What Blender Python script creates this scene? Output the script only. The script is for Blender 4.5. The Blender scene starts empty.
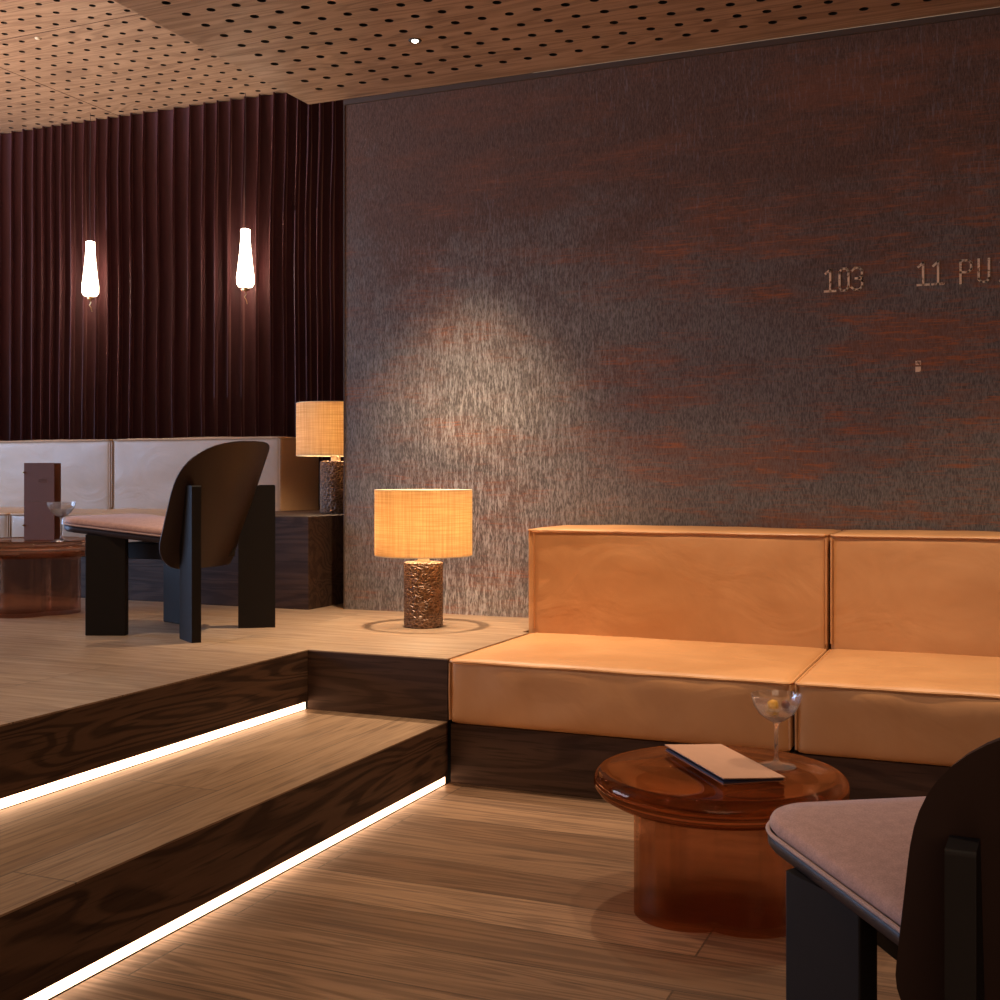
import bpy, bmesh, math, random
from math import sin, cos, pi, radians, sqrt
from mathutils import Vector, Matrix, noise
random.seed(7)
S = bpy.context.scene
C = S.collection

# ---------------------------------------------------------------- camera
cd = bpy.data.cameras.new('camera'); cam = bpy.data.objects.new('camera', cd); C.objects.link(cam)
cd.sensor_width = 36; cd.lens = 43.2; cd.shift_y = -0.022; cd.clip_start = 0.02
cam.location = (0, 0, 0.92); cam.rotation_euler = (pi/2, 0, math.atan2(.3904, .9206))
S.camera = cam
S.view_settings.view_transform = 'Standard'; S.view_settings.look = 'None'
S.view_settings.exposure = 0.22; S.view_settings.gamma = 1; S.view_settings.use_curve_mapping = False
w = bpy.data.worlds.new('world'); S.world = w; w.use_nodes = True
w.node_tree.nodes['Background'].inputs[0].default_value = (1, .72, .5, 1)
w.node_tree.nodes['Background'].inputs[1].default_value = 0.3

RI = .188; P = .376            # one riser, platform height
CZ = 2.49; CL = 3.0            # low ceiling, high ceiling on the left
WY = 4.34                      # face of the printed wall
SX = -1.555; UX = -2.045       # lower and upper step edges
WARM = (1.0, .62, .34); WARMW = (1.0, .76, .52); COOL = (.42, .62, 1.0)

# ---------------------------------------------------------------- lights of the room, and added fill lights
def spot(x, y, z, power, size=60, blend=.6, tx=None, ty=None, col=WARMW, rad=.03, tz=0):
    l = bpy.data.lights.new('downlight_beam', 'SPOT'); l.energy = power; l.color = col
    l.spot_size = radians(size); l.spot_blend = blend; l.shadow_soft_size = rad
    o = bpy.data.objects.new('downlight_beam', l); C.objects.link(o); o.location = (x, y, z)
    d = Vector(((tx if tx is not None else x), (ty if ty is not None else y), tz)) - o.location
    o.rotation_euler = d.to_track_quat('-Z', 'Y').to_euler()
    return o
def area(loc, target, sx, sy, power, col, spread=180):
    l = bpy.data.lights.new('area_light', 'AREA'); l.shape = 'RECTANGLE'; l.size = sx; l.size_y = sy
    l.energy = power; l.color = col; l.spread = radians(spread)
    o = bpy.data.objects.new('area_light', l); C.objects.link(o); o.location = loc
    o.rotation_euler = (Vector(target) - Vector(loc)).to_track_quat('-Z', 'Y').to_euler(); return o
spot(-1.961, 3.844, 2.47, 260, 66, 1)                       # the one seen in the ceiling
spot(-1.05, 3.3, 2.47, 120, 75, 1, ty=3.5)                  # over the sofa
spot(0.05, 3.3, 2.47, 120, 75, 1, ty=3.5)
spot(-.45, 2.62, 2.47, 40, 60, .7, tx=-.5, ty=2.6)            # over the glass table
spot(-1.7, 1.9, 2.47, 60, 80, .9)                           # over the steps
spot(-.4, 1.3, 2.47, 30, 80, .9, ty=1.6)
spot(-3.0, 2.6, 2.47, 60, 80, .9, ty=2.9, tx=-2.8)
spot(-3.9, 4.1, 2.97, 22, 60, .8)
spot(-5.2, 4.1, 2.97, 22, 60, .8)
area((-7.9, 2.2, 1.9), (-3.6, 4.4, .9), 3.0, 1.6, 200, COOL)      # daylight through the left window

area((-5.4, 3.0, 1.3), (-4.9, 3.9, 3.0), 1.8, .8, 48, (1, .74, .58), 125)  # added unseen fill that lifts the high ceiling, no lamp there
area((.6, -2.3, 1.7), (-1.2, 4.3, 1.4), 3.5, 1.8, 42, (1, .70, .50))   # added unseen warm fill from behind the camera

# ---------------------------------------------------------------- object helpers
def empty(name, label, cat, loc=(0, 0, 0), rz=0, group=None):
    o = bpy.data.objects.new(name, None); C.objects.link(o); o.empty_display_size = .1
    o.location = loc; o.rotation_euler = (0, 0, rz); return tag(o, label, cat, group)
def tag(o, label=None, cat=None, group=None, kind=None):
    if label: o['label'] = label
    if cat: o['category'] = cat
    if group: o['group'] = group
    if kind: o['kind'] = kind
    return o
def obj(name, bm, mat, parent=None, smooth=True, label=None):
    bmesh.ops.recalc_face_normals(bm, faces=bm.faces[:])
    me = bpy.data.meshes.new(name); bm.to_mesh(me); bm.free()
    for m in (mat if isinstance(mat, (list, tuple)) else [mat]): me.materials.append(m)
    if smooth:
        me.polygons.foreach_set('use_smooth', [True] * len(me.polygons))
        try: me.set_sharp_from_angle(angle=radians(38))
        except Exception: pass
    o = bpy.data.objects.new(name, me); C.objects.link(o)
    if parent: o.parent = parent
    if label: o['label'] = label
    return o
def struct(name, bm, mat, parent=None, smooth=False, label=None):
    o = obj(name, bm, mat, parent, smooth, label)
    if not parent: o['kind'] = 'structure'
    return o
def copy_tree(o, parent=None):
    c = o.copy(); C.objects.link(c)
    if parent: c.parent = parent
    for ch in [k for k in bpy.data.objects if k.parent == o]: copy_tree(ch, c)
    return c
def box(bm, x0, x1, y0, y1, z0, z1, bev=0, seg=2):
    m = bmesh.new(); bmesh.ops.create_cube(m, size=1)
    for v in m.verts: v.co = Vector(((x0+x1)/2+v.co.x*(x1-x0), (y0+y1)/2+v.co.y*(y1-y0), (z0+z1)/2+v.co.z*(z1-z0)))
    if bev: bmesh.ops.bevel(m, geom=m.edges[:], offset=bev, segments=seg, profile=.5, affect='EDGES')
    return merge(bm, m)
def merge(bm, m, mat=None):
    t = bpy.data.meshes.new('t'); m.to_mesh(t); m.free()
    if mat is not None: t.transform(mat)
    bm.from_mesh(t); bpy.data.meshes.remove(t); return bm
def B(*a, **k): return box(bmesh.new(), *a, **k)
def lathe(bm, prof, n=48, cx=0, cy=0, cap=True, rf=None):
    rings = []
    for r, z in prof:
        rings.append([bm.verts.new((cx+r*(rf(2*pi*i/n) if rf else 1)*cos(2*pi*i/n), cy+r*(rf(2*pi*i/n) if rf else 1)*sin(2*pi*i/n), z)) for i in range(n)])
    for a, b in zip(rings, rings[1:]):
        for i in range(n):
            try: bm.faces.new((a[i], a[(i+1) % n], b[(i+1) % n], b[i]))
            except ValueError: pass
    if cap:
        bm.faces.new(rings[0][::-1]); bm.faces.new(rings[-1])
    return bm
def tube(bm, pts, r, n=8, closed=False):
    pts = [Vector(p) for p in pts]; k = len(pts); rings = []
    up = Vector((0, 0, 1))
    for i, p in enumerate(pts):
        a = pts[(i-1) % k] if (closed or i > 0) else p
        b = pts[(i+1) % k] if (closed or i < k-1) else p
        d = (b-a).normalized()
        u = up if abs(d.dot(up)) < .95 else Vector((0, 1, 0))
        s = d.cross(u).normalized(); t = s.cross(d)
        rr = r[i] if isinstance(r, list) else r
        rings.append([bm.verts.new(p + (s*cos(2*pi*j/n) + t*sin(2*pi*j/n))*rr) for j in range(n)])
    for i in range(k if closed else k-1):
        a, b = rings[i], rings[(i+1) % k]
        for j in range(n): bm.faces.new((a[j], a[(j+1) % n], b[(j+1) % n], b[j]))
    if not closed: bm.faces.new(rings[0][::-1]); bm.faces.new(rings[-1])
    return bm
def prism(bm, outline, z0, z1):
    a = [bm.verts.new((x, y, z0)) for x, y in outline]; b = [bm.verts.new((x, y, z1)) for x, y in outline]
    n = len(a); bm.faces.new(a[::-1]); bm.faces.new(b)
    for i in range(n): bm.faces.new((a[i], a[(i+1) % n], b[(i+1) % n], b[i]))
    return bm
def round_poly(pts, rads, seg=8):
    out = []; n = len(pts)
    for i in range(n):
        p = Vector(pts[i]); a = (Vector(pts[i-1])-p); b = (Vector(pts[(i+1) % n])-p)
        r = rads[i] if isinstance(rads, (list, tuple)) else rads
        if r <= 0: out.append(tuple(p)); continue
        an = a.normalized(); bn = b.normalized(); half = an.angle(bn)/2
        t = r/math.tan(half); c = p+(an+bn).normalized()*(r/sin(half))
        s = p+an*t-c; e = p+bn*t-c
        a0 = math.atan2(s.y, s.x); a1 = math.atan2(e.y, e.x); d = a1-a0
        while d > pi: d -= 2*pi
        while d < -pi: d += 2*pi
        for k in range(seg+1):
            an_ = a0+d*k/seg; out.append((c.x+r*cos(an_), c.y+r*sin(an_)))
    return out

# ---------------------------------------------------------------- materials
class NT:
    def __init__(s, name):
        s.m = bpy.data.materials.new(name); s.m.use_nodes = True; s.t = s.m.node_tree
        s.b = s.t.nodes['Principled BSDF']; s.tc = s.n('ShaderNodeTexCoord')
    def n(s, k, **kw):
        x = s.t.nodes.new(k)
        for a, v in kw.items(): setattr(x, a, v)
        return x
    def set(s, sock, v):
        if isinstance(v, bpy.types.NodeSocket): s.t.links.new(v, sock)
        elif isinstance(v, (tuple, list)) and len(v) == 3 and sock.type == 'RGBA': sock.default_value = (*v, 1)
        else: sock.default_value = v
    def map(s, scale=(1, 1, 1), loc=(0, 0, 0), rot=(0, 0, 0), src='Object'):
        m = s.n('ShaderNodeMapping'); s.set(m.inputs[0], s.tc.outputs[src]) if isinstance(src, str) else s.set(m.inputs[0], src)
        m.inputs['Scale'].default_value = scale; m.inputs['Location'].default_value = loc; m.inputs['Rotation'].default_value = rot
        return m.outputs[0]
    def noise(s, vec, scale=1, detail=4, rough=.55, dist=0):
        m = s.n('ShaderNodeTexNoise'); s.set(m.inputs['Vector'], vec); m.inputs['Scale'].default_value = scale
        m.inputs['Detail'].default_value = detail; m.inputs['Roughness'].default_value = rough; m.inputs['Distortion'].default_value = dist
        return m.outputs['Fac']
    def math(s, op, a, b=0, c=0, clamp=False):
        m = s.n('ShaderNodeMath', operation=op, use_clamp=clamp); s.set(m.inputs[0], a); s.set(m.inputs[1], b); s.set(m.inputs[2], c); return m.outputs[0]
    def ramp(s, v, lo, hi, a=0., b=1.):
        m = s.n('ShaderNodeMapRange', clamp=True); s.set(m.inputs[0], v)
        for i, q in zip((1, 2, 3, 4), (lo, hi, a, b)): m.inputs[i].default_value = q
        return m.outputs[0]
    def mix(s, f, a, b, mode='MIX'):
        m = s.n('ShaderNodeMix', data_type='RGBA', blend_type=mode); s.set(m.inputs[0], f); s.set(m.inputs[6], a); s.set(m.inputs[7], b); return m.outputs[2]
    def sep(s, src='Object'):
        m = s.n('ShaderNodeSeparateXYZ'); s.set(m.inputs[0], s.tc.outputs[src]); return m.outputs
    def bump(s, h, strength=.2, dist=.01):
        m = s.n('ShaderNodeBump'); s.set(m.inputs['Height'], h); m.inputs['Strength'].default_value = strength; m.inputs['Distance'].default_value = dist
        s.set(s.b.inputs['Normal'], m.outputs[0])
    def p(s, **kw):
        names = dict(col='Base Color', rough='Roughness', metal='Metallic', ior='IOR', trans='Transmission Weight', coat='Coat Weight', spec='Specular IOR Level', sheen='Sheen Weight', ecol='Emission Color', estr='Emission Strength', sss='Subsurface Weight', coatr='Coat Roughness', sheenr='Sheen Roughness', sheent='Sheen Tint')
        for k, v in kw.items(): s.set(s.b.inputs[names[k]], v)
        return s
def plain(name, col, rough=.5, **kw):
    t = NT(name); t.p(col=col, rough=rough, **kw)
    f = t.noise(t.map((30, 30, 30)), 1, 3); t.p(col=t.mix(t.ramp(f, .3, .7, 0, .25), col, tuple(c*.75 for c in col)))
    return t.m
def wood(name, light, dark, axis='x', brick=None, rough=.42, grain=1., fig=.5, normal='z', tone=.35, spec=.4):
    t = NT(name)
    # grain runs along axis; the other in-plane direction is across
    sc = {'x': (1.2, 26, 26), 'y': (26, 1.2, 26), 'z': (26, 26, 1.2)}[axis]
    v = t.map(tuple(q*grain for q in sc))
    vec = v
    rnd = None
    if brick:
        L, W, off = brick
        rot = {'x': (0, 0, 0), 'y': (0, 0, pi/2)}[axis]
        bv = t.map((1, 1, 1), rot=rot, loc=(0, off, 0))
        bt = t.n('ShaderNodeTexBrick'); t.set(bt.inputs['Vector'], bv); bt.offset = .37; bt.offset_frequency = 2; bt.squash = 1
        bt.inputs['Scale'].default_value = 1; bt.inputs['Brick Width'].default_value = L; bt.inputs['Row Height'].default_value = W
        bt.inputs['Mortar Size'].default_value = .0022; bt.inputs['Mortar Smooth'].default_value = .1; bt.inputs['Bias'].default_value = 0
        bt.inputs['Color1'].default_value = (0, 0, 0, 1); bt.inputs['Color2'].default_value = (1, 1, 1, 1); bt.inputs['Mortar'].default_value = (.5, .5, .5, 1)
        rnd = bt.outputs['Color']
        add = t.n('ShaderNodeVectorMath', operation='MULTIPLY_ADD'); t.set(add.inputs[0], rnd); add.inputs[1].default_value = (7, 9, 5); t.set(add.inputs[2], v); vec = add.outputs[0]
    g1 = t.noise(vec, 1, 6, .65, .4)
    sc2 = {'x': (.55, 5, 5), 'y': (5, .55, 5), 'z': (5, 5, .55)}[axis]
    n2 = t.noise(t.map(tuple(q*grain for q in sc2)) if not rnd else vec, 1 if not rnd else .2, 2, .5, .8)
    rings = t.math('FRACT', t.math('MULTIPLY', n2, 14))
    rings = t.math('ABSOLUTE', t.math('SUBTRACT', t.math('MULTIPLY', rings, 2), 1))
    fac = t.math('ADD', t.math('MULTIPLY', t.ramp(g1, .3, .7), 1-fig), t.math('MULTIPLY', t.ramp(rings, .25, .6), fig))
    pore = t.ramp(t.noise(t.map(tuple(q*5 for q in sc)), 1, 2), .55, .68)
    col = t.mix(fac, dark, light)
    col = t.mix(t.math('MULTIPLY', pore, .6), col, tuple(c*.5 for c in dark))
    if rnd:
        col = t.mix(tone, col, t.mix(rnd, (.50, .44, .40), (1, 1, 1)), 'MULTIPLY')
        col = t.mix(t.math('MULTIPLY', bt.outputs['Fac'], .75), col, tuple(c*.25 for c in dark))
        h = t.math('SUBTRACT', t.math('MULTIPLY', fac, .3), bt.outputs['Fac'])
    else: h = fac
    t.p(col=col, rough=t.ramp(fac, 0, 1, rough+.1, rough-.05), spec=spec)
    t.bump(h, .18, .003)
    return t.m
M = {}
M['floor'] = wood('oak_floor', (.33, .195, .115), (.15, .083, .048), 'x', (1.5, .165, .04), .44, fig=.5, tone=.9, grain=1.8)
M['deck'] = wood('oak_platform', (.43, .29, .18), (.25, .155, .095), 'x', (2.4, .36, .12), .42, fig=.3, tone=.4, grain=1.5)
M['tread'] = wood('oak_tread', (.37, .235, .14), (.21, .125, .073), 'y', (1.7, .25, -.045), .42, fig=.3, tone=.35, grain=1.5)
M['riser'] = wood('smoked_oak', (.125, .066, .038), (.032, .016, .010), 'y', None, .5, fig=.6, spec=.25, grain=1.4)
M['plinth'] = wood('smoked_oak_plinth', (.080, .042, .026), (.036, .018, .012), 'x', None, .55, fig=.5, spec=.2)
M['perf'] = wood('perforated_oak', (.46, .30, .19), (.25, .15, .09), 'x', None, .5, fig=.45)
M['shell'] = plain('dark_walnut_ply', (.034, .017, .012), .5, coat=.08, coatr=.35, spec=.3)
M['leg'] = plain('black_stained_wood', (.014, .010, .008), .6, spec=.2)
M['black'] = plain('black_void', (.006, .005, .005), .9)
M['frame'] = plain('dark_bronze', (.03, .022, .018), .6, metal=.2)
M['frame_brown'] = plain('brown_frame', (.085, .055, .04), .6)
M['plaster'] = plain('dark_plaster', (.10, .07, .05), .9)
M['brass'] = plain('aged_brass', (.55, .38, .18), .3, metal=1)
M['shadow_gap'] = plain('dark_seam', (.05, .02, .01), .8)

def leather(name, col, dark):
    t = NT(name)
    big = t.noise(t.map((1, 1, 1)), 3.2, 4, .6, .6)
    fine = t.noise(t.map((1, 1, 1)), 160, 3)
    fold = t.noise(t.map((1.6, 5, 2.4), rot=(0, 0, .3)), 2.2, 3, .5, 1.4)
    t.p(col=t.mix(t.ramp(big, .3, .7), dark, col), rough=t.ramp(big, .3, .7, .40, .52), spec=.45, coat=.08, coatr=.35)
    h = t.math('ADD', t.math('MULTIPLY', fold, 1.), t.math('MULTIPLY', fine, .02))
    t.bump(h, .16, .03); return t.m
M['leather'] = leather('cognac_leather', (.60, .30, .125), (.50, .235, .092))
M['leather_cool'] = leather('cognac_leather_cool_gloss', (.52, .34, .205), (.46, .29, .165))  # sofa leather greyed: the window's cool gloss put into the bench colour

def fabric(name, col, dark, sc=900):
    t = NT(name); n = t.noise(t.map((1, 1, 1)), sc, 2); b = t.noise(t.map((1, 1, 1)), 60, 3)
    f = t.math('ADD', t.math('MULTIPLY', n, .6), t.math('MULTIPLY', b, .4))
    t.p(col=t.mix(t.ramp(f, .38, .62), dark, col), rough=.92, sheen=.25, spec=.2); t.bump(n, .3, .001); return t.m
M['mauve'] = fabric('mauve_wool', (.52, .30, .235), (.38, .21, .165), 420)
M['pipe'] = fabric('mauve_piping', (.45, .29, .24), (.38, .23, .19), 420)

def velvet():
    t = NT('plum_velvet'); n = t.noise(t.map((40, 40, 6)), 1, 3)
    t.p(col=t.mix(n, (.024, .005, .006), (.070, .014, .017)), rough=.65, sheen=.6, sheenr=.4, sheent=(.9, .45, .42), spec=.3); t.bump(n, .25, .004); return t.m
M['velvet'] = velvet()

def wallmat():
    t = NT('printed_textile_wall'); xyz = t.sep(); X, Z = xyz[0], xyz[2]
    weave = t.noise(t.map((260, 1, 60)), 1, 3, .6)
    weave2 = t.noise(t.map((110, 1, 14)), 1, 5, .7)
    hz = t.noise(t.map((9, 1, 120)), 1, 5, .75)
    hz2 = t.noise(t.map((2.2, 1, 9), loc=(3, 0, 5)), 1, 5, .65)
    big = t.noise(t.map((1.1, 1, 1.3), loc=(5, 0, 1)), 1, 3)
    med = t.noise(t.map((3, 1, 4)), 1, 5, .7)
    gray = t.mix(t.ramp(weave, .35, .65), (.092, .076, .066), (.215, .182, .162))
    brown = t.mix(t.ramp(weave, .35, .65), (.092, .048, .033), (.165, .092, .065))
    # brown gains toward the top of the wall, soft border
    top = t.math('ADD', t.ramp(Z, 1.15, 2.15), t.math('MULTIPLY', t.math('SUBTRACT', med, .5), 1.6))
    col = t.mix(t.ramp(top, .25, .85), gray, brown)
    # reddish haze in bands
    band = t.math('MULTIPLY', t.ramp(hz2, .47, .62), t.ramp(X, -2.4, -.6, .35, 1))
    col = t.mix(t.math('MULTIPLY', band, .6), col, (.22, .085, .045))
    # sharp rust strokes, denser on the right
    st = t.math('MULTIPLY', t.ramp(hz, .52, .60), t.ramp(t.math('ADD', hz2, t.ramp(X, -2.2, .0, -.10, .10)), .40, .68))
    st = t.math('MULTIPLY', st, t.ramp(Z, 2.25, 1.7, .25, 1))
    col = t.mix(t.math('MULTIPLY', st, .8), col, (.40, .125, .045))
    # silver worn threads, massed as a painted pool of downlight behind the lamp
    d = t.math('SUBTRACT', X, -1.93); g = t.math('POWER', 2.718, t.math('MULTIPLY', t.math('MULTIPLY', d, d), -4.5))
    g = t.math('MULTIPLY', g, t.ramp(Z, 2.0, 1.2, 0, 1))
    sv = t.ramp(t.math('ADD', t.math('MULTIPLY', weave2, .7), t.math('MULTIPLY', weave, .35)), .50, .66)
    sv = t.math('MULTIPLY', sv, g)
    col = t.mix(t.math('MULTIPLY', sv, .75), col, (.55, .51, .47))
    blue = t.math('MULTIPLY', t.ramp(weave2, .55, .7), t.ramp(big, .45, .6))
    col = t.mix(t.math('MULTIPLY', blue, .35), col, (.26, .25, .27))
    spk = t.ramp(t.noise(t.map((220, 1, 110)), 1, 2), .66, .76)
    col = t.mix(t.math('MULTIPLY', spk, .5), col, (.28, .22, .19))
    t.p(col=col, rough=t.ramp(weave, .3, .7, .7, .55), spec=.25); t.bump(weave, .35, .004)
    return t.m
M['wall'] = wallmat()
def paintmat():
    t = NT('worn_cream_paint'); n = t.noise(t.map((90, 1, 90)), 1, 4, .7)
    t.p(col=t.mix(t.ramp(n, .36, .48), (.25, .12, .07), (.92, .68, .45)), rough=.8); return t.m
M['paint'] = paintmat()

def glassy(name, tint, rough=0.0, mixf=.5, ior=1.45, glint=0):
    t = NT(name); g = t.n('ShaderNodeBsdfGlass'); g.inputs['IOR'].default_value = ior; g.inputs['Roughness'].default_value = rough
    g.inputs['Color'].default_value = (*tint, 1)
    tr = t.n('ShaderNodeBsdfTransparent'); tr.inputs['Color'].default_value = (*tint, 1)
    mx = t.n('ShaderNodeMixShader'); mx.inputs[0].default_value = mixf
    t.t.links.new(tr.outputs[0], mx.inputs[1]); t.t.links.new(g.outputs[0], mx.inputs[2])
    out = mx
    if glint:
        df = t.n('ShaderNodeBsdfDiffuse'); df.inputs[0].default_value = (1, .95, .9, 1)  # white diffuse mixed in as painted brightness, standing in for highlights
        out = t.n('ShaderNodeMixShader'); out.inputs[0].default_value = glint
        t.t.links.new(mx.outputs[0], out.inputs[1]); t.t.links.new(df.outputs[0], out.inputs[2])
    t.t.links.new(out.outputs[0], t.t.nodes['Material Output'].inputs[0]); return t.m
M['amber'] = glassy('amber_glass', (.77, .56, .42), 0, .75)
M['amber_base'] = glassy('amber_glass_base', (.87, .72, .62), 0, .35, 1.4)
M['clear'] = glassy('clear_glass', (.98, .98, .98), 0, .85, glint=.035)
M['pane'] = glassy('window_pane', (.95, .97, 1), 0, .1)

def shade():
    t = NT('linen_lampshade')
    a = t.noise(t.map((6, 6, 240)), 1, 2); b = t.noise(t.map((200, 200, 5)), 1, 2)
    f = t.math('MULTIPLY', t.ramp(a, .38, .62, .55, 1), t.ramp(b, .38, .62, .55, 1))
    col = t.mix(f, (.55, .34, .15), (.92, .76, .50))
    d = t.n('ShaderNodeBsdfDiffuse'); t.set(d.inputs[0], col)
    tl = t.n('ShaderNodeBsdfTranslucent'); t.set(tl.inputs[0], col)
    mx = t.n('ShaderNodeMixShader'); mx.inputs[0].default_value = .55
    t.t.links.new(d.outputs[0], mx.inputs[1]); t.t.links.new(tl.outputs[0], mx.inputs[2])
    t.t.links.new(mx.outputs[0], t.t.nodes['Material Output'].inputs[0]); return t.m
M['shade'] = shade()
def emit(name, col, s):
    t = NT(name); t.p(col=(.8, .8, .8), ecol=col, estr=s); return t.m
M['led'] = emit('led_strip_diffuser', (1, .60, .35), 5)
M['bulb'] = emit('lit_bulb', (1, .70, .42), 14)
M['opal'] = emit('lit_opal_glass', (1, .83, .62), 10)
M['spotlens'] = emit('lit_lens', (1, .86, .68), 12)
def hammered():
    t = NT('hammered_bronze'); v = t.n('ShaderNodeTexVoronoi', feature='DISTANCE_TO_EDGE'); t.set(v.inputs['Vector'], t.map((1, 1, 1.5))); v.inputs['Scale'].default_value = 62
    h = t.ramp(v.outputs['Distance'], 0, .28)
    t.p(col=t.mix(h, (.34, .19, .11), (.13, .065, .035)), rough=.45, metal=.25); t.bump(h, 1, -.006); return t.m
M['hammer'] = hammered()
M['card'] = plain('kraft_card', (.46, .25, .16), .7)
M['cardD'] = plain('dark_brown_card', (.22, .072, .03), .6)
M['ink'] = plain('embossed_print', (.32, .16, .10), .5)
M['paper'] = plain('inner_pages', (.03, .025, .05), .6)
M['lemon'] = plain('lemon_peel', (.85, .42, .03), .4)
M['cherry'] = plain('dark_cherry', (.12, .01, .012), .2)
M['neck'] = plain('cream_metal', (.8, .7, .52), .4)

# ---------------------------------------------------------------- structure
struct('floor', B(SX, 3.2, -2.6, 3.32, -.1, 0), M['floor'], label='oak plank floor of the lower lounge')
tr = struct('step', B(UX, SX, -2.6, 3.262, RI-.004, RI), M['tread'], label='middle step with pale oak tread and dark riser')
struct('riser', B(SX-.02, SX, -2.6, 3.262, .025, RI-.004), M['riser'], tr)
struct('step_core', B(UX, SX-.045, -2.6, 3.262, -.1, RI-.004), M['black'], tr)
pl = bmesh.new()
prism(pl, [(-8, -2.6), (UX, -2.6), (UX, 3.262), (SX, 3.262), (SX, 3.93), (SX-.028, 3.93), (SX-.028, WY+.12), (-2.4, WY+.12), (-2.4, 5.75), (-8, 5.75)], P-.004, P)
pf = struct('platform', pl, M['deck'], label='raised oak platform above the steps')
struct('riser', B(UX-.02, UX, -2.6, 3.262, RI+.025, P-.004), M['riser'], pf)
struct('riser', B(UX, SX, 3.262, 3.28, RI, P-.004), M['plinth'], pf)
pc = bmesh.new(); box(pc, -8, UX-.045, -2.6, 3.28, -.1, P-.004); box(pc, -8, SX-.028, 3.28, WY+.12, -.1, P-.004); box(pc, -8, -2.4, WY+.12, 5.75, -.1, P-.004)
struct('platform_core', pc, M['black'], pf)
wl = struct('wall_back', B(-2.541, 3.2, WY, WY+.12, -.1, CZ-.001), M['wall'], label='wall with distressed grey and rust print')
struct('wall_rear', B(-8.1, 3.3, -2.72, -2.6, -.1, CL+.2), M['plaster'])
struct('wall_right', B(3.2, 3.32, -2.6, WY+.12, -.1, CL+.2), M['plaster'])
struct('wall_curtain', B(-8.1, -2.3, 5.75, 5.87, -.1, CL+.2), M['plaster'])
struct('wall_recess', B(-2.4, -2.3, WY+.12, 5.75, -.1, CL+.2), M['plaster'])
lb = bmesh.new(); Y0, Y1, Z0, Z1 = .4, 4.0, 1.0, 2.75
box(lb, -8.12, -8, -2.6, Y0, -.1, CL+.2); box(lb, -8.12, -8, Y1, 5.87, -.1, CL+.2); box(lb, -8.12, -8, Y0, Y1, -.1, Z0); box(lb, -8.12, -8, Y0, Y1, Z1, CL+.2)
struct('wall_left', lb, M['plaster'])
wf = bmesh.new()
for y in (Y0, (Y0+Y1)/2-.02, Y1-.04): box(wf, -8.1, -8.03, y, y+.04, Z0, Z1)
for z in (Z0, Z1-.04): box(wf, -8.1, -8.03, Y0+.04, Y1-.04, z, z+.04)
wn = struct('window_1', wf, M['frame']); struct('pane', B(-8.07, -8.064, Y0+.04, Y1-.04, Z0+.04, Z1-.04), M['pane'], wn)

def perforated(x0, nx, dx, y0, ny, dy, X0, X1, Y0_, Y1_, z, th=.02, hr=.0155, seg=10):
    """ceiling board with real holes: a grid of cells x0.., plus plain margins out to X0..X1, Y0_..Y1_"""
    bm = bmesh.new(); vd = {}
    def V(x, y, zz):
        k = (round(x, 5), round(y, 5), round(zz, 5))
        if k not in vd: vd[k] = bm.verts.new((x, y, zz))
        return vd[k]
    for i in range(nx):
        for j in range(ny):
            cx, cy = x0+i*dx, y0+j*dy; hx, hy = dx/2, dy/2
            cor = [(cx+hx, cy+hy), (cx-hx, cy+hy), (cx-hx, cy-hy), (cx+hx, cy-hy)]
            ring = [(cx+hr*cos(2*pi*k/12+pi/4), cy+hr*sin(2*pi*k/12+pi/4)) for k in range(12)]
            for q in range(4):
                arc = [ring[(q*3+k) % 12] for k in range(4)]
                bm.faces.new([V(*cor[(q+1) % 4], z), V(*cor[q], z)] + [V(*p, z) for p in arc])
            for k in range(12):
                a, b = ring[k], ring[(k+1) % 12]
                bm.faces.new([V(*a, z), V(*b, z), V(*b, z+th), V(*a, z+th)]).material_index = 1  # tube walls coloured black so the holes stay dark even when lit
    gx0, gx1, gy0, gy1 = x0-dx/2, x0+(nx-.5)*dx, y0-dy/2, y0+(ny-.5)*dy
    def q(a, b, c, d):
        if b-a > 1e-4 and d-c > 1e-4: bm.faces.new([bm.verts.new(p) for p in ((a, c, z), (b, c, z), (b, d, z), (a, d, z))])
    q(X0, gx0, Y0_, Y1_); q(gx1, X1, Y0_, Y1_); q(gx0, gx1, Y0_, gy0); q(gx0, gx1, gy1, Y1_)
    # side lips
    for a, b in (((X0, Y0_), (X1, Y0_)), ((X1, Y0_), (X1, Y1_)), ((X1, Y1_), (X0, Y1_)), ((X0, Y1_), (X0, Y0_))):
        bm.faces.new([bm.verts.new((*a, z)), bm.verts.new((*b, z)), bm.verts.new((*b, z+th)), bm.verts.new((*a, z+th))])
    return bm
xl = -1.104
c1 = perforated(-1.052-15*.1008, 15, .1008, 3.856-14*.106, 18, .106, -2.71, xl-.002, 1.6, 4.33, CZ)
ce = struct('ceiling', c1, [M['perf'], M['black']], label='low perforated oak ceiling beside the printed wall')
c2 = perforated(-1.052, 28, .1008, 3.856-14*.106, 18, .106, xl+.001, 3.2, 1.6, 4.33, CZ)
struct('ceiling_panel', c2, [M['perf'], M['black']], ce)
struct('ceiling_panel', B(-2.71, 3.2, -2.6, 1.598, CZ, CZ+.02), M['perf'], ce)
cb = bmesh.new(); box(cb, -2.69, 3.2, -2.6, 4.33, CZ+.03, CL+.15); 
struct('ceiling_void', cb, M['black'], ce)
struct('ceiling_edge', B(-2.71, -2.69, -2.6, 4.33, CZ+.02, CL), M['perf'], ce)
h1 = perforated(-4.023-30*.1025, 46-5, .1025, 4.164-24*.1055, 37, .1055, -8, -2.715, 1.4, 5.56, CL, hr=.0148)
hc = struct('ceiling_upper', h1, [M['perf'], M['black']], label='high perforated oak ceiling over the curtain')
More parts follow.
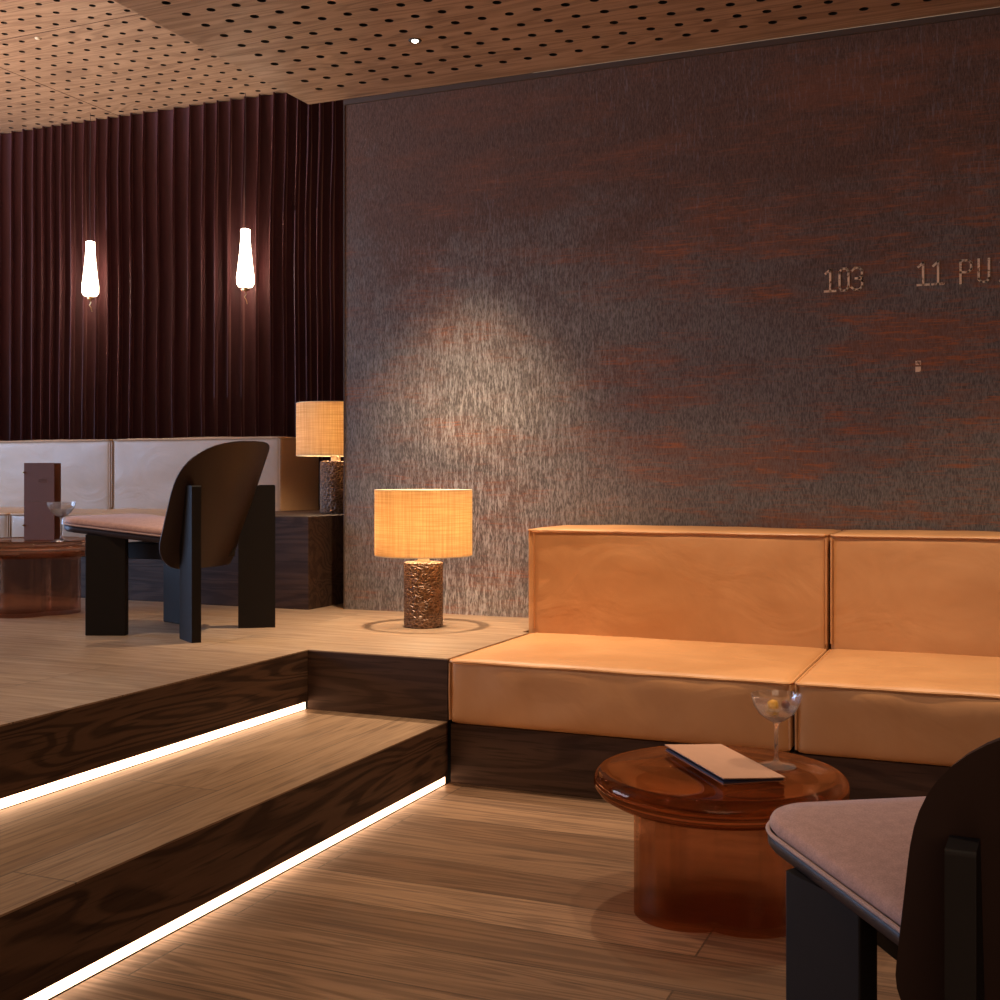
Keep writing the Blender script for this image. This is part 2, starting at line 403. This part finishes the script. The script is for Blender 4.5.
struct('ceiling_panel', B(-8, -2.715, -2.6, 1.398, CL, CL+.02), M['perf'], hc)
struct('ceiling_void', B(-8.1, -2.3, -2.6, 5.75, CL+.03, CL+.15), M['black'], hc)
sm = bmesh.new(); box(sm, -8, -2.715, 4.321, 4.324, CL-.0012, CL+.0005); box(sm, -4.706, -4.703, 4.324, 5.55, CL-.0012, CL+.0005)
struct('panel_joint', sm, M['shadow_gap'], hc)
# frame round the printed wall
tm = bmesh.new(); box(tm, -2.545, -2.541, WY-.004, WY+.12, P, CZ-.002); box(tm, -2.541, 3.2, WY-.012, WY, CZ-.022, CZ-.002)
struct('trim_1', tm, M['frame_brown'], label='dark metal frame around the printed wall')


# lettering on the wall: strokes in a 0.6 x 1 cell
GL = {'1': [[(.12, .82), (.32, 1), (.32, 0)], [(.08, 0), (.55, 0)]],
      '0': [[(.12, .15), (.12, .85), (.22, 1), (.42, 1), (.52, .85), (.52, .15), (.42, 0), (.22, 0), (.12, .15)]],
      '3': [[(.1, .88), (.22, 1), (.42, 1), (.54, .86), (.54, .64), (.42, .52), (.26, .52)], [(.42, .52), (.55, .4), (.55, .14), (.42, 0), (.2, 0), (.08, .12)]],
      'P': [[(.12, 0), (.12, 1), (.42, 1), (.54, .88), (.54, .6), (.42, .48), (.12, .48)]],
      'U': [[(.12, 1), (.12, .14), (.22, 0), (.42, 0), (.52, .14), (.52, 1)]]}
def letter(ch, x, z, h, wsc=1.0, sw=.0075):
    bm = bmesh.new()
    for st in GL[ch]:
        for a, b in zip(st, st[1:]):
            a = Vector((x+a[0]*h*wsc, 0, z+a[1]*h)); b = Vector((x+b[0]*h*wsc, 0, z+b[1]*h)); d = b-a; L = d.length
            m = bmesh.new(); box(m, -L/2-sw*.45, L/2+sw*.45, -.0008, .0008, -sw/2, sw/2)
            merge(bm, m, Matrix.Translation((a+b)/2+Vector((0, WY-.0009, 0))) @ Matrix.Rotation(-math.atan2(d.z, d.x), 4, 'Y'))
    return obj('lettering', bm, M['paint'], wl, False, label='worn cream painted character %s' % ch)
for ch, x, z in (('1', -.603, 1.577), ('0', -.556, 1.577), ('3', -.512, 1.577), ('1', -.294, 1.580), ('1', -.246, 1.580), ('P', -.160, 1.578), ('U', -.103, 1.578), ('1', -.033, 1.578)):
    letter(ch, x, z, .076, 1.0 if ch in '103' else 1.05)
pm = bmesh.new(); box(pm, -.295, -.277, WY-.0016, WY-.0001, 1.307, 1.321); box(pm, -.295, -.277, WY-.0016, WY-.0001, 1.283, 1.301)
obj('printed_mark', pm, M['paint'], wl, False, label='two small worn cream printed squares')

# ---------------------------------------------------------------- LED strips under the steps
for x, z, lab, wx in ((SX, 0, 'lower glowing light strip at the foot of the bottom riser', 0), (UX, RI, 'upper glowing light strip at the foot of the top riser', 0)):
    s = obj('light_strip', B(x-.022, x-.006, -2.6, 3.258, z+.0005, z+.0245), M['led'], None, False)
    tag(s, lab, 'light strip', 'light strips under the steps')

# ---------------------------------------------------------------- curtain
def curtain():
    bm = bmesh.new(); x0, x1 = -8.0, -2.44; n = 1500; rows = 9; cols = []
    ph = 0; base = []
    for i in range(n+1):
        x = x0+(x1-x0)*i/n
        lam = .088*(1+.45*noise.noise(Vector((x*2.2, 3, 0))))
        ph += 2*pi*(x1-x0)/n/lam
        base.append((x, ph, .75+.45*noise.noise(Vector((x*3.1, 9, 2)))))
    for r in range(rows):
        z = P+.004+(CL-P-.008)*r/(rows-1); row = []
        for x, p, a in base:
            dx = .012*noise.noise(Vector((x*2, z*1.2, 5)))
            pp = p+.5*noise.noise(Vector((x*1.3, z*.9, 1)))
            s = .55-1.25*((1+sin(pp))/2)**2.5
            row.append(bm.verts.new((x+dx+.018*a*sin(2*pp), 5.49+.080*a*s*min(1, .6+.4*(CL-z)/.5), z)))
        cols.append(row)
    for a, b in zip(cols, cols[1:]):
        for i in range(n): bm.faces.new((a[i], a[i+1], b[i+1], b[i]))
    return bm
tag(obj('curtain', curtain(), M['velvet']), 'dark plum velvet curtain hanging in deep folds behind the upper bench', 'curtain')

# ---------------------------------------------------------------- upholstery
def cushion(x0, x1, y0, y1, z0, z1, r=.022, puff=(.008, .010, .012), n=26, seed=0, wob=.0035):
    bm = bmesh.new(); hx, hy, hz = (x1-x0)/2, (y1-y0)/2, (z1-z0)/2; c = Vector(((x0+x1)/2, (y0+y1)/2, (z0+z1)/2)); H = Vector((hx, hy, hz)); vd = {}
    def warp(t): return math.copysign(1-(1-abs(t))**1.6, t)
    def V(u):
        k = tuple(round(q, 4) for q in u)
        if k in vd: return vd[k]
        p = Vector([u[i]*H[i] for i in range(3)])
        inn = Vector([max(-(H[i]-r), min(H[i]-r, p[i])) for i in range(3)])
        d = p-inn; q = inn + (d.normalized()*r if d.length > 1e-9 else d)
        for i in range(3):
            if i and abs(u[i]) > .999 and not (i == 2 and u[i] < 0):
                a, b = [j for j in range(3) if j != i]
                q[i] += math.copysign(puff[i]*(1-u[a]**4)*(1-u[b]**4), u[i])
                q[i] += wob*2*noise.noise(Vector((q.x*7+seed, q.y*7, q.z*9)))*(1-u[a]**6)*(1-u[b]**6)
        vd[k] = bm.verts.new(c+q); return vd[k]
    g = [warp(-1+2*i/n) for i in range(n+1)]
    for ax in range(3):
        a, b = [j for j in range(3) if j != ax]
        for sg in (-1, 1):
            for i in range(n):
                for j in range(n):
                    f = []
                    for s, t in ((i, j), (i+1, j), (i+1, j+1), (i, j+1)):
                        u = [0, 0, 0]; u[ax] = sg; u[a] = g[s]; u[b] = g[t]; f.append(V(u))
                    bm.faces.new(f)
    return bm
def loop(x0, x1, y0, y1, z, r=.02, amp=.002, seed=0):
    pts = [(x, y, z) for x, y in round_poly([(x0, y0), (x1, y0), (x1, y1), (x0, y1)], r, 5)]
    out = []
    for i, p in enumerate(pts):
        q = pts[(i+1) % len(pts)]; L = (Vector(q)-Vector(p)).length; k = max(1, int(L/.05))
        for j in range(k):
            v = Vector(p).lerp(Vector(q), j/k); v.z += amp*noise.noise(Vector((v.x*6+seed, v.y*6, 0))); out.append(v)
    return out
def seating(x0, x1, yf, zb, yd=.69, bd=.365, seat_h=.195, back_h=.365, mat=None, name='sofa_module', label='', group='', seed=0, cat='sofa', ext=0):
    cx = (x0+x1)/2; e = empty(name, label, cat, (cx, yf, zb), 0, group); a, b = x0-cx+.001, x1-cx-.001
    sc = obj('seat_cushion', cushion(a, b, 0.0, yd, 0, seat_h, .02, (.0005, .012, .010), seed=seed), mat, e)
    obj('piping', tube(bmesh.new(), loop(a+.002, b-.002, -.003, yd-.005, seat_h-.007, seed=seed), .0042, 6, True), mat, sc)
    ab = a-.022*ext
    bc = obj('backrest_cushion', cushion(ab, b, yd+.006, yd+bd, 0, seat_h+back_h, .018, (.0005, .008, .006), seed=seed+9, wob=.002), mat, e)
    obj('piping', tube(bmesh.new(), loop(ab+.002, b-.002, yd+.003, yd+bd, seat_h+back_h-.006, seed=seed+4), .004, 6, True), mat, bc)
    for s in (a+.004, b-.004):
        obj('piping', tube(bmesh.new(), [(s, yd+.004, seat_h+.012), (s, yd+.003, seat_h+back_h*.5), (s, yd+.004, seat_h+back_h-.012)], .0035, 6), mat, bc)
        obj('piping', tube(bmesh.new(), [(s, .003, .012), (s, -.001, seat_h*.5), (s, .002, seat_h-.012)], .0035, 6), mat, sc)
    return e
tag(obj('sofa_plinth', B(SX+.004, 1.6, 3.275, WY-.004, 0.0, .18, .002), M['plinth'], None, False), 'dark smoked oak plinth under the tan leather sofa', 'sofa plinth')
seating(-1.553, -.535, 3.262, .181, mat=M['leather'], label='tan leather sofa module beside the table lamp on the platform edge', group='tan leather sofa modules in front of the printed wall', seed=1, ext=1)
seating(-.529, .51, 3.262, .181, mat=M['leather'], label='tan leather sofa module under the painted numbers at the right', group='tan leather sofa modules in front of the printed wall', seed=22)
tag(obj('bench_plinth', B(-8, -3.265, 4.275, 5.33, P, P+.185, .002), M['plinth'], None, False), 'dark smoked oak plinth under the upper leather bench', 'bench plinth')
bl = ['upper leather bench module nearest the corner lamp, behind the lounge chair', 'upper leather bench module left of the seam, behind the standing menu', 'upper leather bench module at the far left end']
for i, xr in enumerate((-3.262, -4.305, -5.348)):
    if i > 1: break
    seating(xr-1.04, xr, 4.268, P+.186, mat=M['leather_cool'], name='bench_module', label=bl[i], group='leather bench modules under the curtain', seed=40+7*i, cat='bench')

# ---------------------------------------------------------------- side block
tag(obj('side_block', B(-3.255, -2.66, 4.25, 5.33, P, .76, .003), M['plinth'], None, False), 'dark wooden block table at the end of the upper bench', 'side table')

# ---------------------------------------------------------------- table lamps
def lamp():
    e = empty('table_lamp', '', 'table lamp')
    b = bmesh.new(); n = 72; prof = [(.066, 0), (.0705, .003)]+[(.0715, .003+.229*k/30) for k in range(1, 30)]+[(.0705, .234), (.066, .237)]
    lathe(b, prof, n)
    for v in b.verts:
        if .004 < v.co.z < .233:
            q = noise.voronoi(Vector((math.atan2(v.co.y, v.co.x)*5.0, 0, v.co.z*85)))[0][0]; k = 1-.05*max(0, .5-q); v.co.x *= k; v.co.y *= k
    obj('base', b, M['hammer'], e)
    obj('neck', lathe(bmesh.new(), [(.022, .237), (.022, .262), (.012, .266), (.012, .31)], 24), M['neck'], e, label='cream neck')
    sh = lathe(bmesh.new(), [(.1785, .262), (.1785, .500), (.1760, .500), (.1760, .262)], 72, cap=False)
    rr = [v for v in sh.verts]
    s = obj('shade', sh, M['shade'], e, label='woven linen drum shade glowing warm')
    rb = tube(bmesh.new(), [(.1772*cos(a*pi/24), .1772*sin(a*pi/24), .262) for a in range(48)], .0022, 6, True)
    obj('shade_rim', tube(bmesh.new(), [(.1772*cos(a*pi/24), .1772*sin(a*pi/24), .500) for a in range(48)], .0022, 6, True), M['neck'], s)
    obj('shade_rim', rb, M['neck'], s)
    sp = bmesh.new()
    for k in range(3): tube(sp, [(.013*cos(k*2.094), .013*sin(k*2.094), .305), (.176*cos(k*2.094), .176*sin(k*2.094), .30)], .0018, 6)
    obj('shade_carrier', sp, M['frame'], e)
    bu = bmesh.new(); lathe(bu, [(.010, .310), (.014, .325), (.028, .35), (.032, .372), (.026, .395), (.012, .408), (.001, .411)], 24)
    obj('bulb', bu, M['bulb'], e, label='lit bulb')
    return e
L1 = lamp(); L1.location = (-1.974, 3.937, P); L1['label'] = 'table lamp with hammered bronze base in front of the printed wall'
L1['group'] = 'table lamps with drum shades'
L2 = copy_tree(L1); L2.location = (-2.841, 4.769, .7602); L2['label'] = 'table lamp on the dark block, half hidden by the wall edge'
for L in (L1, L2):
    l = bpy.data.lights.new('lamp_light', 'POINT'); l.energy = 15; l.color = (1, .70, .42); l.shadow_soft_size = .042
    o = bpy.data.objects.new('lamp_light', l); C.objects.link(o); o.location = (L.location.x, L.location.y, L.location.z+.37)

# ---------------------------------------------------------------- pendants in front of the curtain
def pendant(z_top=1.044):
    e = empty('pendant_light', '', 'pendant light')
    g = bmesh.new(); lathe(g, [(.012, .315), (.025, .310), (.026, .25), (.032, .18), (.041, .10), (.047, .055), (.046, .02), (.036, .004), (.015, 0)][::-1], 32)
    obj('glass_shade', g, M['opal'], e, label='glowing white glass shade')
    f = bmesh.new(); lathe(f, [(.004, -.020), (.018, -.016), (.020, -.003), (.012, -.001)], 20)
    cap = obj('cap', f, M['brass'], e)
    obj('pull', tube(bmesh.new(), [(0, 0, -.018), (.006, 0, -.035), (-.006, 0, -.05), (.006, 0, -.066), (.012, 0, -.088)], .003, 6), M['brass'], e)
    obj('cord', tube(bmesh.new(), [(0, 0, .315), (-.004, 0, .55), (0, 0, .8), (0, 0, z_top)], .0014, 6), M['frame'], e)
    return e
p1 = pendant(); p1['group'] = 'pendant lights before the curtain'
for i, (x, z, lab) in enumerate(((-4.82, 1.955, 'glowing glass pendant light above the standing menu, left of the two'), (-3.765, 1.940, 'glowing glass pendant light above the lounge chair, right of the two'))):
    o = p1 if i == 0 else copy_tree(p1); o.location = (x, 5.385, z); o['label'] = lab
    l = bpy.data.lights.new('pendant_glow', 'POINT'); l.energy = 30; l.color = WARMW; l.shadow_soft_size = .055
    q = bpy.data.objects.new('pendant_glow', l); C.objects.link(q); q.location = (x, 5.385, z+.07)

# ---------------------------------------------------------------- ceiling downlight and sprinkler
d = empty('downlight', 'small lit downlight in the low perforated ceiling', 'downlight', (-1.961, 3.844, CZ))
obj('trim_ring', lathe(bmesh.new(), [(.012, -.001), (.022, -.004), (.024, -.0005)], 24), M['frame'], d)
obj('lens', lathe(bmesh.new(), [(.001, -.008), (.009, -.0065), (.0115, -.004), (.0115, -.001)], 24), M['spotlens'], d)
d = empty('ceiling_fitting', 'tiny white fitting among the holes of the high ceiling', 'ceiling fitting', (-4.33, 4.25, CL))
d.location = (-4.227, 4.369, CL)
obj('lens', lathe(bmesh.new(), [(.001, -.008), (.010, -.006), (.014, -.0005)], 20), M['neck'], d)

# ---------------------------------------------------------------- glass tables
def glass_table():
    e = empty('glass_table', '', 'side table')
    r = .268; pr = [(0.001, .232), (.10, .230), (.205, .231), (.235, .236), (.256, .248), (.267, .263), (.268, .274), (.265, .286), (.257, .294), (.247, .297), (.238, .2955), (.226, .293), (.10, .2925), (.001, .2925)]
    obj('tabletop', lathe(bmesh.new(), pr, 96), M['amber'], e, label='thick amber glass top')
    def rf(ro): 
        def f(a):
            b = (a-ro) % (2*pi/3)-pi/3
            return (.072*cos(b)+sqrt(.115**2-(.072*sin(b))**2))/.175
        return f
    # three rounded lobes meeting in creases, hollow
    ro = radians(-60)
    outer = rf(ro); b = bmesh.new(); n = 144
    def R(a, off): return max(.03, .175*outer(a)-off)
    prof = [(0, .004), (0, .2285), (.012, .2285), (.012, .016)]
    rings = []
    for off, z in prof: rings.append([b.verts.new((R(2*pi*i/n, off)*cos(2*pi*i/n), R(2*pi*i/n, off)*sin(2*pi*i/n), z)) for i in range(n)])
    for k in range(4-1):
        A, Bq = rings[k], rings[k+1]
        for i in range(n): b.faces.new((A[i], A[(i+1) % n], Bq[(i+1) % n], Bq[i]))
    b.faces.new(rings[0][::-1]); b.faces.new(rings[3])
    for v in b.verts:
        if v.co.z < .005: v.co.z = 0.0005
    obj('base', b, M['amber_base'], e, label='hollow three-lobed amber glass base')
    return e
T1 = glass_table(); T1.location = (-.568, 2.54, 0); T1.rotation_euler.z = radians(-22); T1['label'] = 'round amber glass table in front of the tan sofa'; T1['group'] = 'amber glass tables'
T2 = copy_tree(T1); T2.location = (-3.62, 3.71, P); T2.rotation_euler.z = radians(40); T2['label'] = 'round amber glass table on the platform at the left edge'
TT = .297

# ---------------------------------------------------------------- coupes
def coupe(loc, label):
    e = empty('coupe_glass', label, 'cocktail glass', loc, 0, 'coupe glasses')
    o = [(.0, 0), (.041, .0), (.0425, .0015), (.038, .0035), (.015, .007), (.006, .013), (.0042, .022), (.0038, .06), (.0042, .088), (.008, .096), (.022, .103), (.037, .115), (.048, .132), (.0535, .150), (.0545, .157), (.0530, .157), (.0520, .150), (.0465, .133), (.0355, .1165), (.021, .105), (.007, .0985), (.0005, .0975)]
    o[0] = (.0005, 0)
    obj('glass_body', lathe(bmesh.new(), o, 48), M['clear'], e)
    liq = [(.0005, .0985), (.007, .0993), (.0205, .1058), (.0350, .1173), (.0430, .1285), (.0005, .1285)]
    obj('drink', lathe(bmesh.new(), liq, 40), M['clear'], e, label='clear drink')
    return e
coupe((-.465, 2.634, TT-.0035), 'coupe glass with lemon and cherry garnish beside the closed menu')
coupe((-3.425, 3.665, P+TT-.0035), 'coupe glass beside the standing menu on the platform table')
g = empty('cocktail_garnish', 'lemon peel and dark cherry on a pick inside the front coupe', 'garnish', (-.465, 2.634, TT-.0035))
m = bmesh.new(); bmesh.ops.create_icosphere(m, subdivisions=3, radius=.0125)
for v in m.verts: v.co *= 1+.25*noise.noise(v.co*120); v.co += Vector((-.004, -.012, .134))
obj('lemon_twist', m, M['lemon'], g)
m = bmesh.new(); bmesh.ops.create_icosphere(m, subdivisions=3, radius=.0095)
for v in m.verts: v.co += Vector((.020, -.004, .136))
obj('cherry', m, M['cherry'], g)
obj('pick', tube(bmesh.new(), [(-.012, -.014, .131), (.020, -.004, .138), (.045, .006, .168)], .0011, 6), M['brass'], g)

# ---------------------------------------------------------------- menus
def slab(mat4, w, h, t, bev=.0006):
    m = bmesh.new(); box(m, 0, w, 0, h, 0, t, bev, 1); bm = bmesh.new(); return merge(bm, m, mat4)
c0 = Vector((-.533, 2.415)); c1_ = Vector((-.733, 2.682)); c3 = Vector((-.436, 2.536))
ang = math.atan2(c1_.y-c0.y, c1_.x-c0.x)
e = empty('menu_booklet', 'closed brown menu booklet lying on the front glass table', 'menu', (c0.x, c0.y, TT), ang)
Lm, Wm = .318, -.138
obj('back_cover', B(0, Lm, Wm, 0, .0002, .0022, .0006, seg=1), M['cardD'], e, False)
obj('pages', B(.003, Lm-.003, Wm+.003, -.002, .0022, .0062), M['paper'], e, False)
fc = bmesh.new(); nx = 12
for zoff in (0, .002):
    pass
top = []; bot = []
for i in range(nx+1):
    y = Wm*i/nx; z = .0068+.0075*(i/nx)**1.5*0+.006*(1-i/nx)**1.3
    top.append((y, z+.002)); bot.append((y, z))
ol = top+bot[::-1]
a = [fc.verts.new((0, y, z)) for y, z in ol]; b = [fc.verts.new((Lm, y, z)) for y, z in ol]
fc.faces.new(a[::-1]); fc.faces.new(b)
for i in range(len(a)): fc.faces.new((a[i], a[(i+1) % len(a)], b[(i+1) % len(a)], b[i]))
obj('front_cover', fc, M['card'], e, label='kraft brown front cover')
# small embossed line on the cover
em = bmesh.new()
for k in range(9): box(em, .085+k*.0, .089, -.055-k*.006, -.0515-k*.006, .0108-k*.0003, .0116-k*.0003)
obj('embossed_text', em, M['ink'], e, False)

zt = P+TT-.004
e = empty('menu_card', 'tall dark brown menu card standing on the platform table', 'menu', (-3.685, 3.735, zt+.0002), radians(8))
f = bmesh.new(); box(f, 0, .142, -.001, .001, 0, .312, .0005, seg=1)
obj('front_panel', f, M['cardD'], e, False)
f = bmesh.new(); m = bmesh.new(); box(m, 0, .142, -.001, .001, 0, .312, .0005, seg=1); merge(f, m, Matrix.Rotation(radians(28), 4, 'Z'))
obj('back_panel', f, M['cardD'], e, False)
for z in (.27, .055): obj('binding_stud', tube(bmesh.new(), [(-.002, -.003, z), (-.002, -.003, z+.007)], .004, 8), M['brass'], e)
def stroke(bm, pts, s, ox, oz, sw=.0012):
    for p, q in zip(pts, pts[1:]):
        p = Vector((ox+p[0]*s, 0, oz+p[1]*s)); q = Vector((ox+q[0]*s, 0, oz+q[1]*s)); dd = q-p; L = dd.length
        m = bmesh.new(); box(m, -L/2-sw/2, L/2+sw/2, -.0003, .0003, -sw/2, sw/2)
        merge(bm, m, Matrix.Translation((p+q)/2+Vector((0, -.0013, 0))) @ Matrix.Rotation(-math.atan2(dd.z, dd.x), 4, 'Y'))
BAR = [[[(0, 0), (0, 1), (.4, 1), (.5, .75), (.4, .52), (0, .52)], [(.4, .52), (.55, .25), (.4, 0), (0, 0)]], [[(0, 0), (.28, 1), (.56, 0)], [(.12, .4), (.44, .4)]], [[(0, 0), (0, 1), (.4, 1), (.5, .75), (.4, .5), (0, .5)], [(.25, .5), (.5, 0)]]]
f = bmesh.new()
for k, G in enumerate(BAR):
    for s in G: stroke(f, s, .017, .070+k*.0135, .232)
obj('logo', f, M['ink'], e, False, label='small logo word printed near the top')
f = bmesh.new()
for k in range(10): box(f, .035+k*.0075, .0395+k*.0075, -.0016, -.0010, .155, .158)
obj('printed_line', f, M['ink'], e, False)

# ---------------------------------------------------------------- lounge chairs (local +x is the front, +y the sitter's left)
def chair():
    e = empty('lounge_chair', '', 'lounge chair')
    def seatz(x): return .343+.045*(x+.13)/.46+.010*max(0, 1-((x-.33)/.10)**2)*0
    out = round_poly([(.375, -.238), (.375, .238), (-.100, .172), (-.142, .085), (-.142, -.085), (-.100, -.172)], [.075, .075, .03, .03, .03, .03], 10)
    def slabz(bm, o, dz0, dz1, inset=0, rnd=.006, crown=0):
        c = Vector((.1, 0)); rings = []
        prof = [(rnd, dz0), (0, dz0+rnd), (0, dz1-rnd), (rnd*.35, dz1-rnd*.35), (rnd, dz1)]
        for ins, dz in prof:
            ring = []
            for x, y in o:
                v = Vector((x, y))-c; L = v.length; v *= (L-inset-ins)/L
                xx, yy = v.x+c.x, v.y+c.y; ring.append(bm.verts.new((xx, yy, seatz(xx)+dz)))
            rings.append(ring)
        for k in range(1, 9):
            s = 1-k/9; ring = []
            for x, y in o:
                v = (Vector((x, y))-c); L = v.length; v *= (L-inset-rnd)/L*s
                ring.append(bm.verts.new((v.x+c.x, v.y+c.y, seatz(v.x+c.x)+dz1+crown*(1-s*s))))
            rings.append(ring)
        n = len(o)
        for A, Bq in zip(rings, rings[1:]):
            for i in range(n): bm.faces.new((A[i], A[(i+1) % n], Bq[(i+1) % n], Bq[i]))
        bm.faces.new(rings[-1]); bm.faces.new(rings[0][::-1]); return bm
    obj('seat_board', slabz(bmesh.new(), out, -.030, -.008, 0, .006), M['shell'], e)
    pad = obj('seat_pad', slabz(bmesh.new(), out, -.008, .018, .003, .010, .012), M['mauve'], e, label='mauve wool seat pad')
    obj('piping', tube(bmesh.new(), [(x*1.0, y, seatz(x)-.005) for x, y in out], .0035, 6, True), M['pipe'], pad)
    for s in (1, -1):
        m = bmesh.new(); box(m, -.070, .070, -.018, .018, 0, .40, .003)
        bmesh.ops.bisect_plane
        mt = Matrix.Translation((.176, .190*s, 0)) @ Matrix.Rotation(radians(22)*s, 4, 'Z')
        bm = merge(bmesh.new(), m, mt)
        for v in bm.verts:
            if v.co.z > .2: v.co.z = seatz(v.co.x)-.0305
        obj('front_leg', bm, M['leg'], e, False)
        m = bmesh.new(); ol = round_poly([(-.066, 0), (.066, 0), (.066, .519), (.0, .519), (-.066, .40)], [0, 0, .006, .02, .0], 6)
        a = [m.verts.new((x, -.016, z)) for x, z in ol]; b = [m.verts.new((x, .016, z)) for x, z in ol]
        m.faces.new(a); m.faces.new(b[::-1])
        for i in range(len(a)): m.faces.new((a[i], a[(i+1) % len(a)], b[(i+1) % len(a)], b[i]))
        mt = Matrix.Translation((-.178, .193*s, 0)) @ Matrix.Rotation(radians(180-35)*s, 4, 'Z')
        obj('back_leg', merge(bmesh.new(), m, mt), M['leg'], e)
    obj('seat_frame', B(-.13, .16, -.13, .13, .262, .318, .003), M['leg'], e, False)
    # curved backrest: outline in (t = across -1..1, z), thickness .016
    N, K = 40, 30; zb, ztop = .232, .672; front = []; back = []
    def half(z):          # half width along the arc at height z
        w = .232+.042*(z-zb)/(ztop-zb)
        rb = .10; zr = .47
        if z > zr: w *= max(0, 1-((z-zr)/(ztop-zr))**2.7)**(1/2.7)
        if z < zb+rb: w -= rb-sqrt(max(0, rb*rb-(zb+rb-z)**2))
        return w
    bm = bmesh.new()
    zs = [zb+(ztop-zb)*(.5-.5*cos(pi*k/K)) for k in range(K+1)]
    Rr = .33
    def pos(sarc, z, off):
        a = sarc/Rr; x = -.155-.40*(z-.32)+ (Rr-(Rr+off)*cos(a)); y = (Rr+off)*sin(a)
        return Vector((x, y, z))
    for z in zs:
        h = half(z)
        front.append([bm.verts.new(pos(h*(-1+2*i/N), z, -.008)) for i in range(N+1)])
        back.append([bm.verts.new(pos(h*(-1+2*i/N), z, .008)) for i in range(N+1)])
    for k in range(K):
        for i in range(N):
            bm.faces.new((front[k][i], front[k][i+1], front[k+1][i+1], front[k+1][i]))
            bm.faces.new((back[k][i], back[k+1][i], back[k+1][i+1], back[k][i+1]))
        for i in (0, N): bm.faces.new((front[k][i], back[k][i], back[k+1][i], front[k+1][i]))
    for k in (0, K):
        for i in range(N): bm.faces.new((front[k][i], front[k][i+1], back[k][i+1], back[k][i]))
    bmesh.ops.remove_doubles(bm, verts=bm.verts[:], dist=.0002)
    obj('backrest', bm, M['shell'], e, label='curved dark wood backrest')
    return e
ch = chair(); ch['group'] = 'low lounge chairs'
ch.location = (-2.70, 3.485, P); ch.rotation_euler.z = radians(180); ch['label'] = 'dark lounge chair on the platform facing the left glass table'
c2_ = copy_tree(ch); c2_.location = (.022, 1.70, 0); c2_.rotation_euler.z = radians(122.5); c2_['label'] = 'dark lounge chair cut off at the lower right, in front of the sofa'
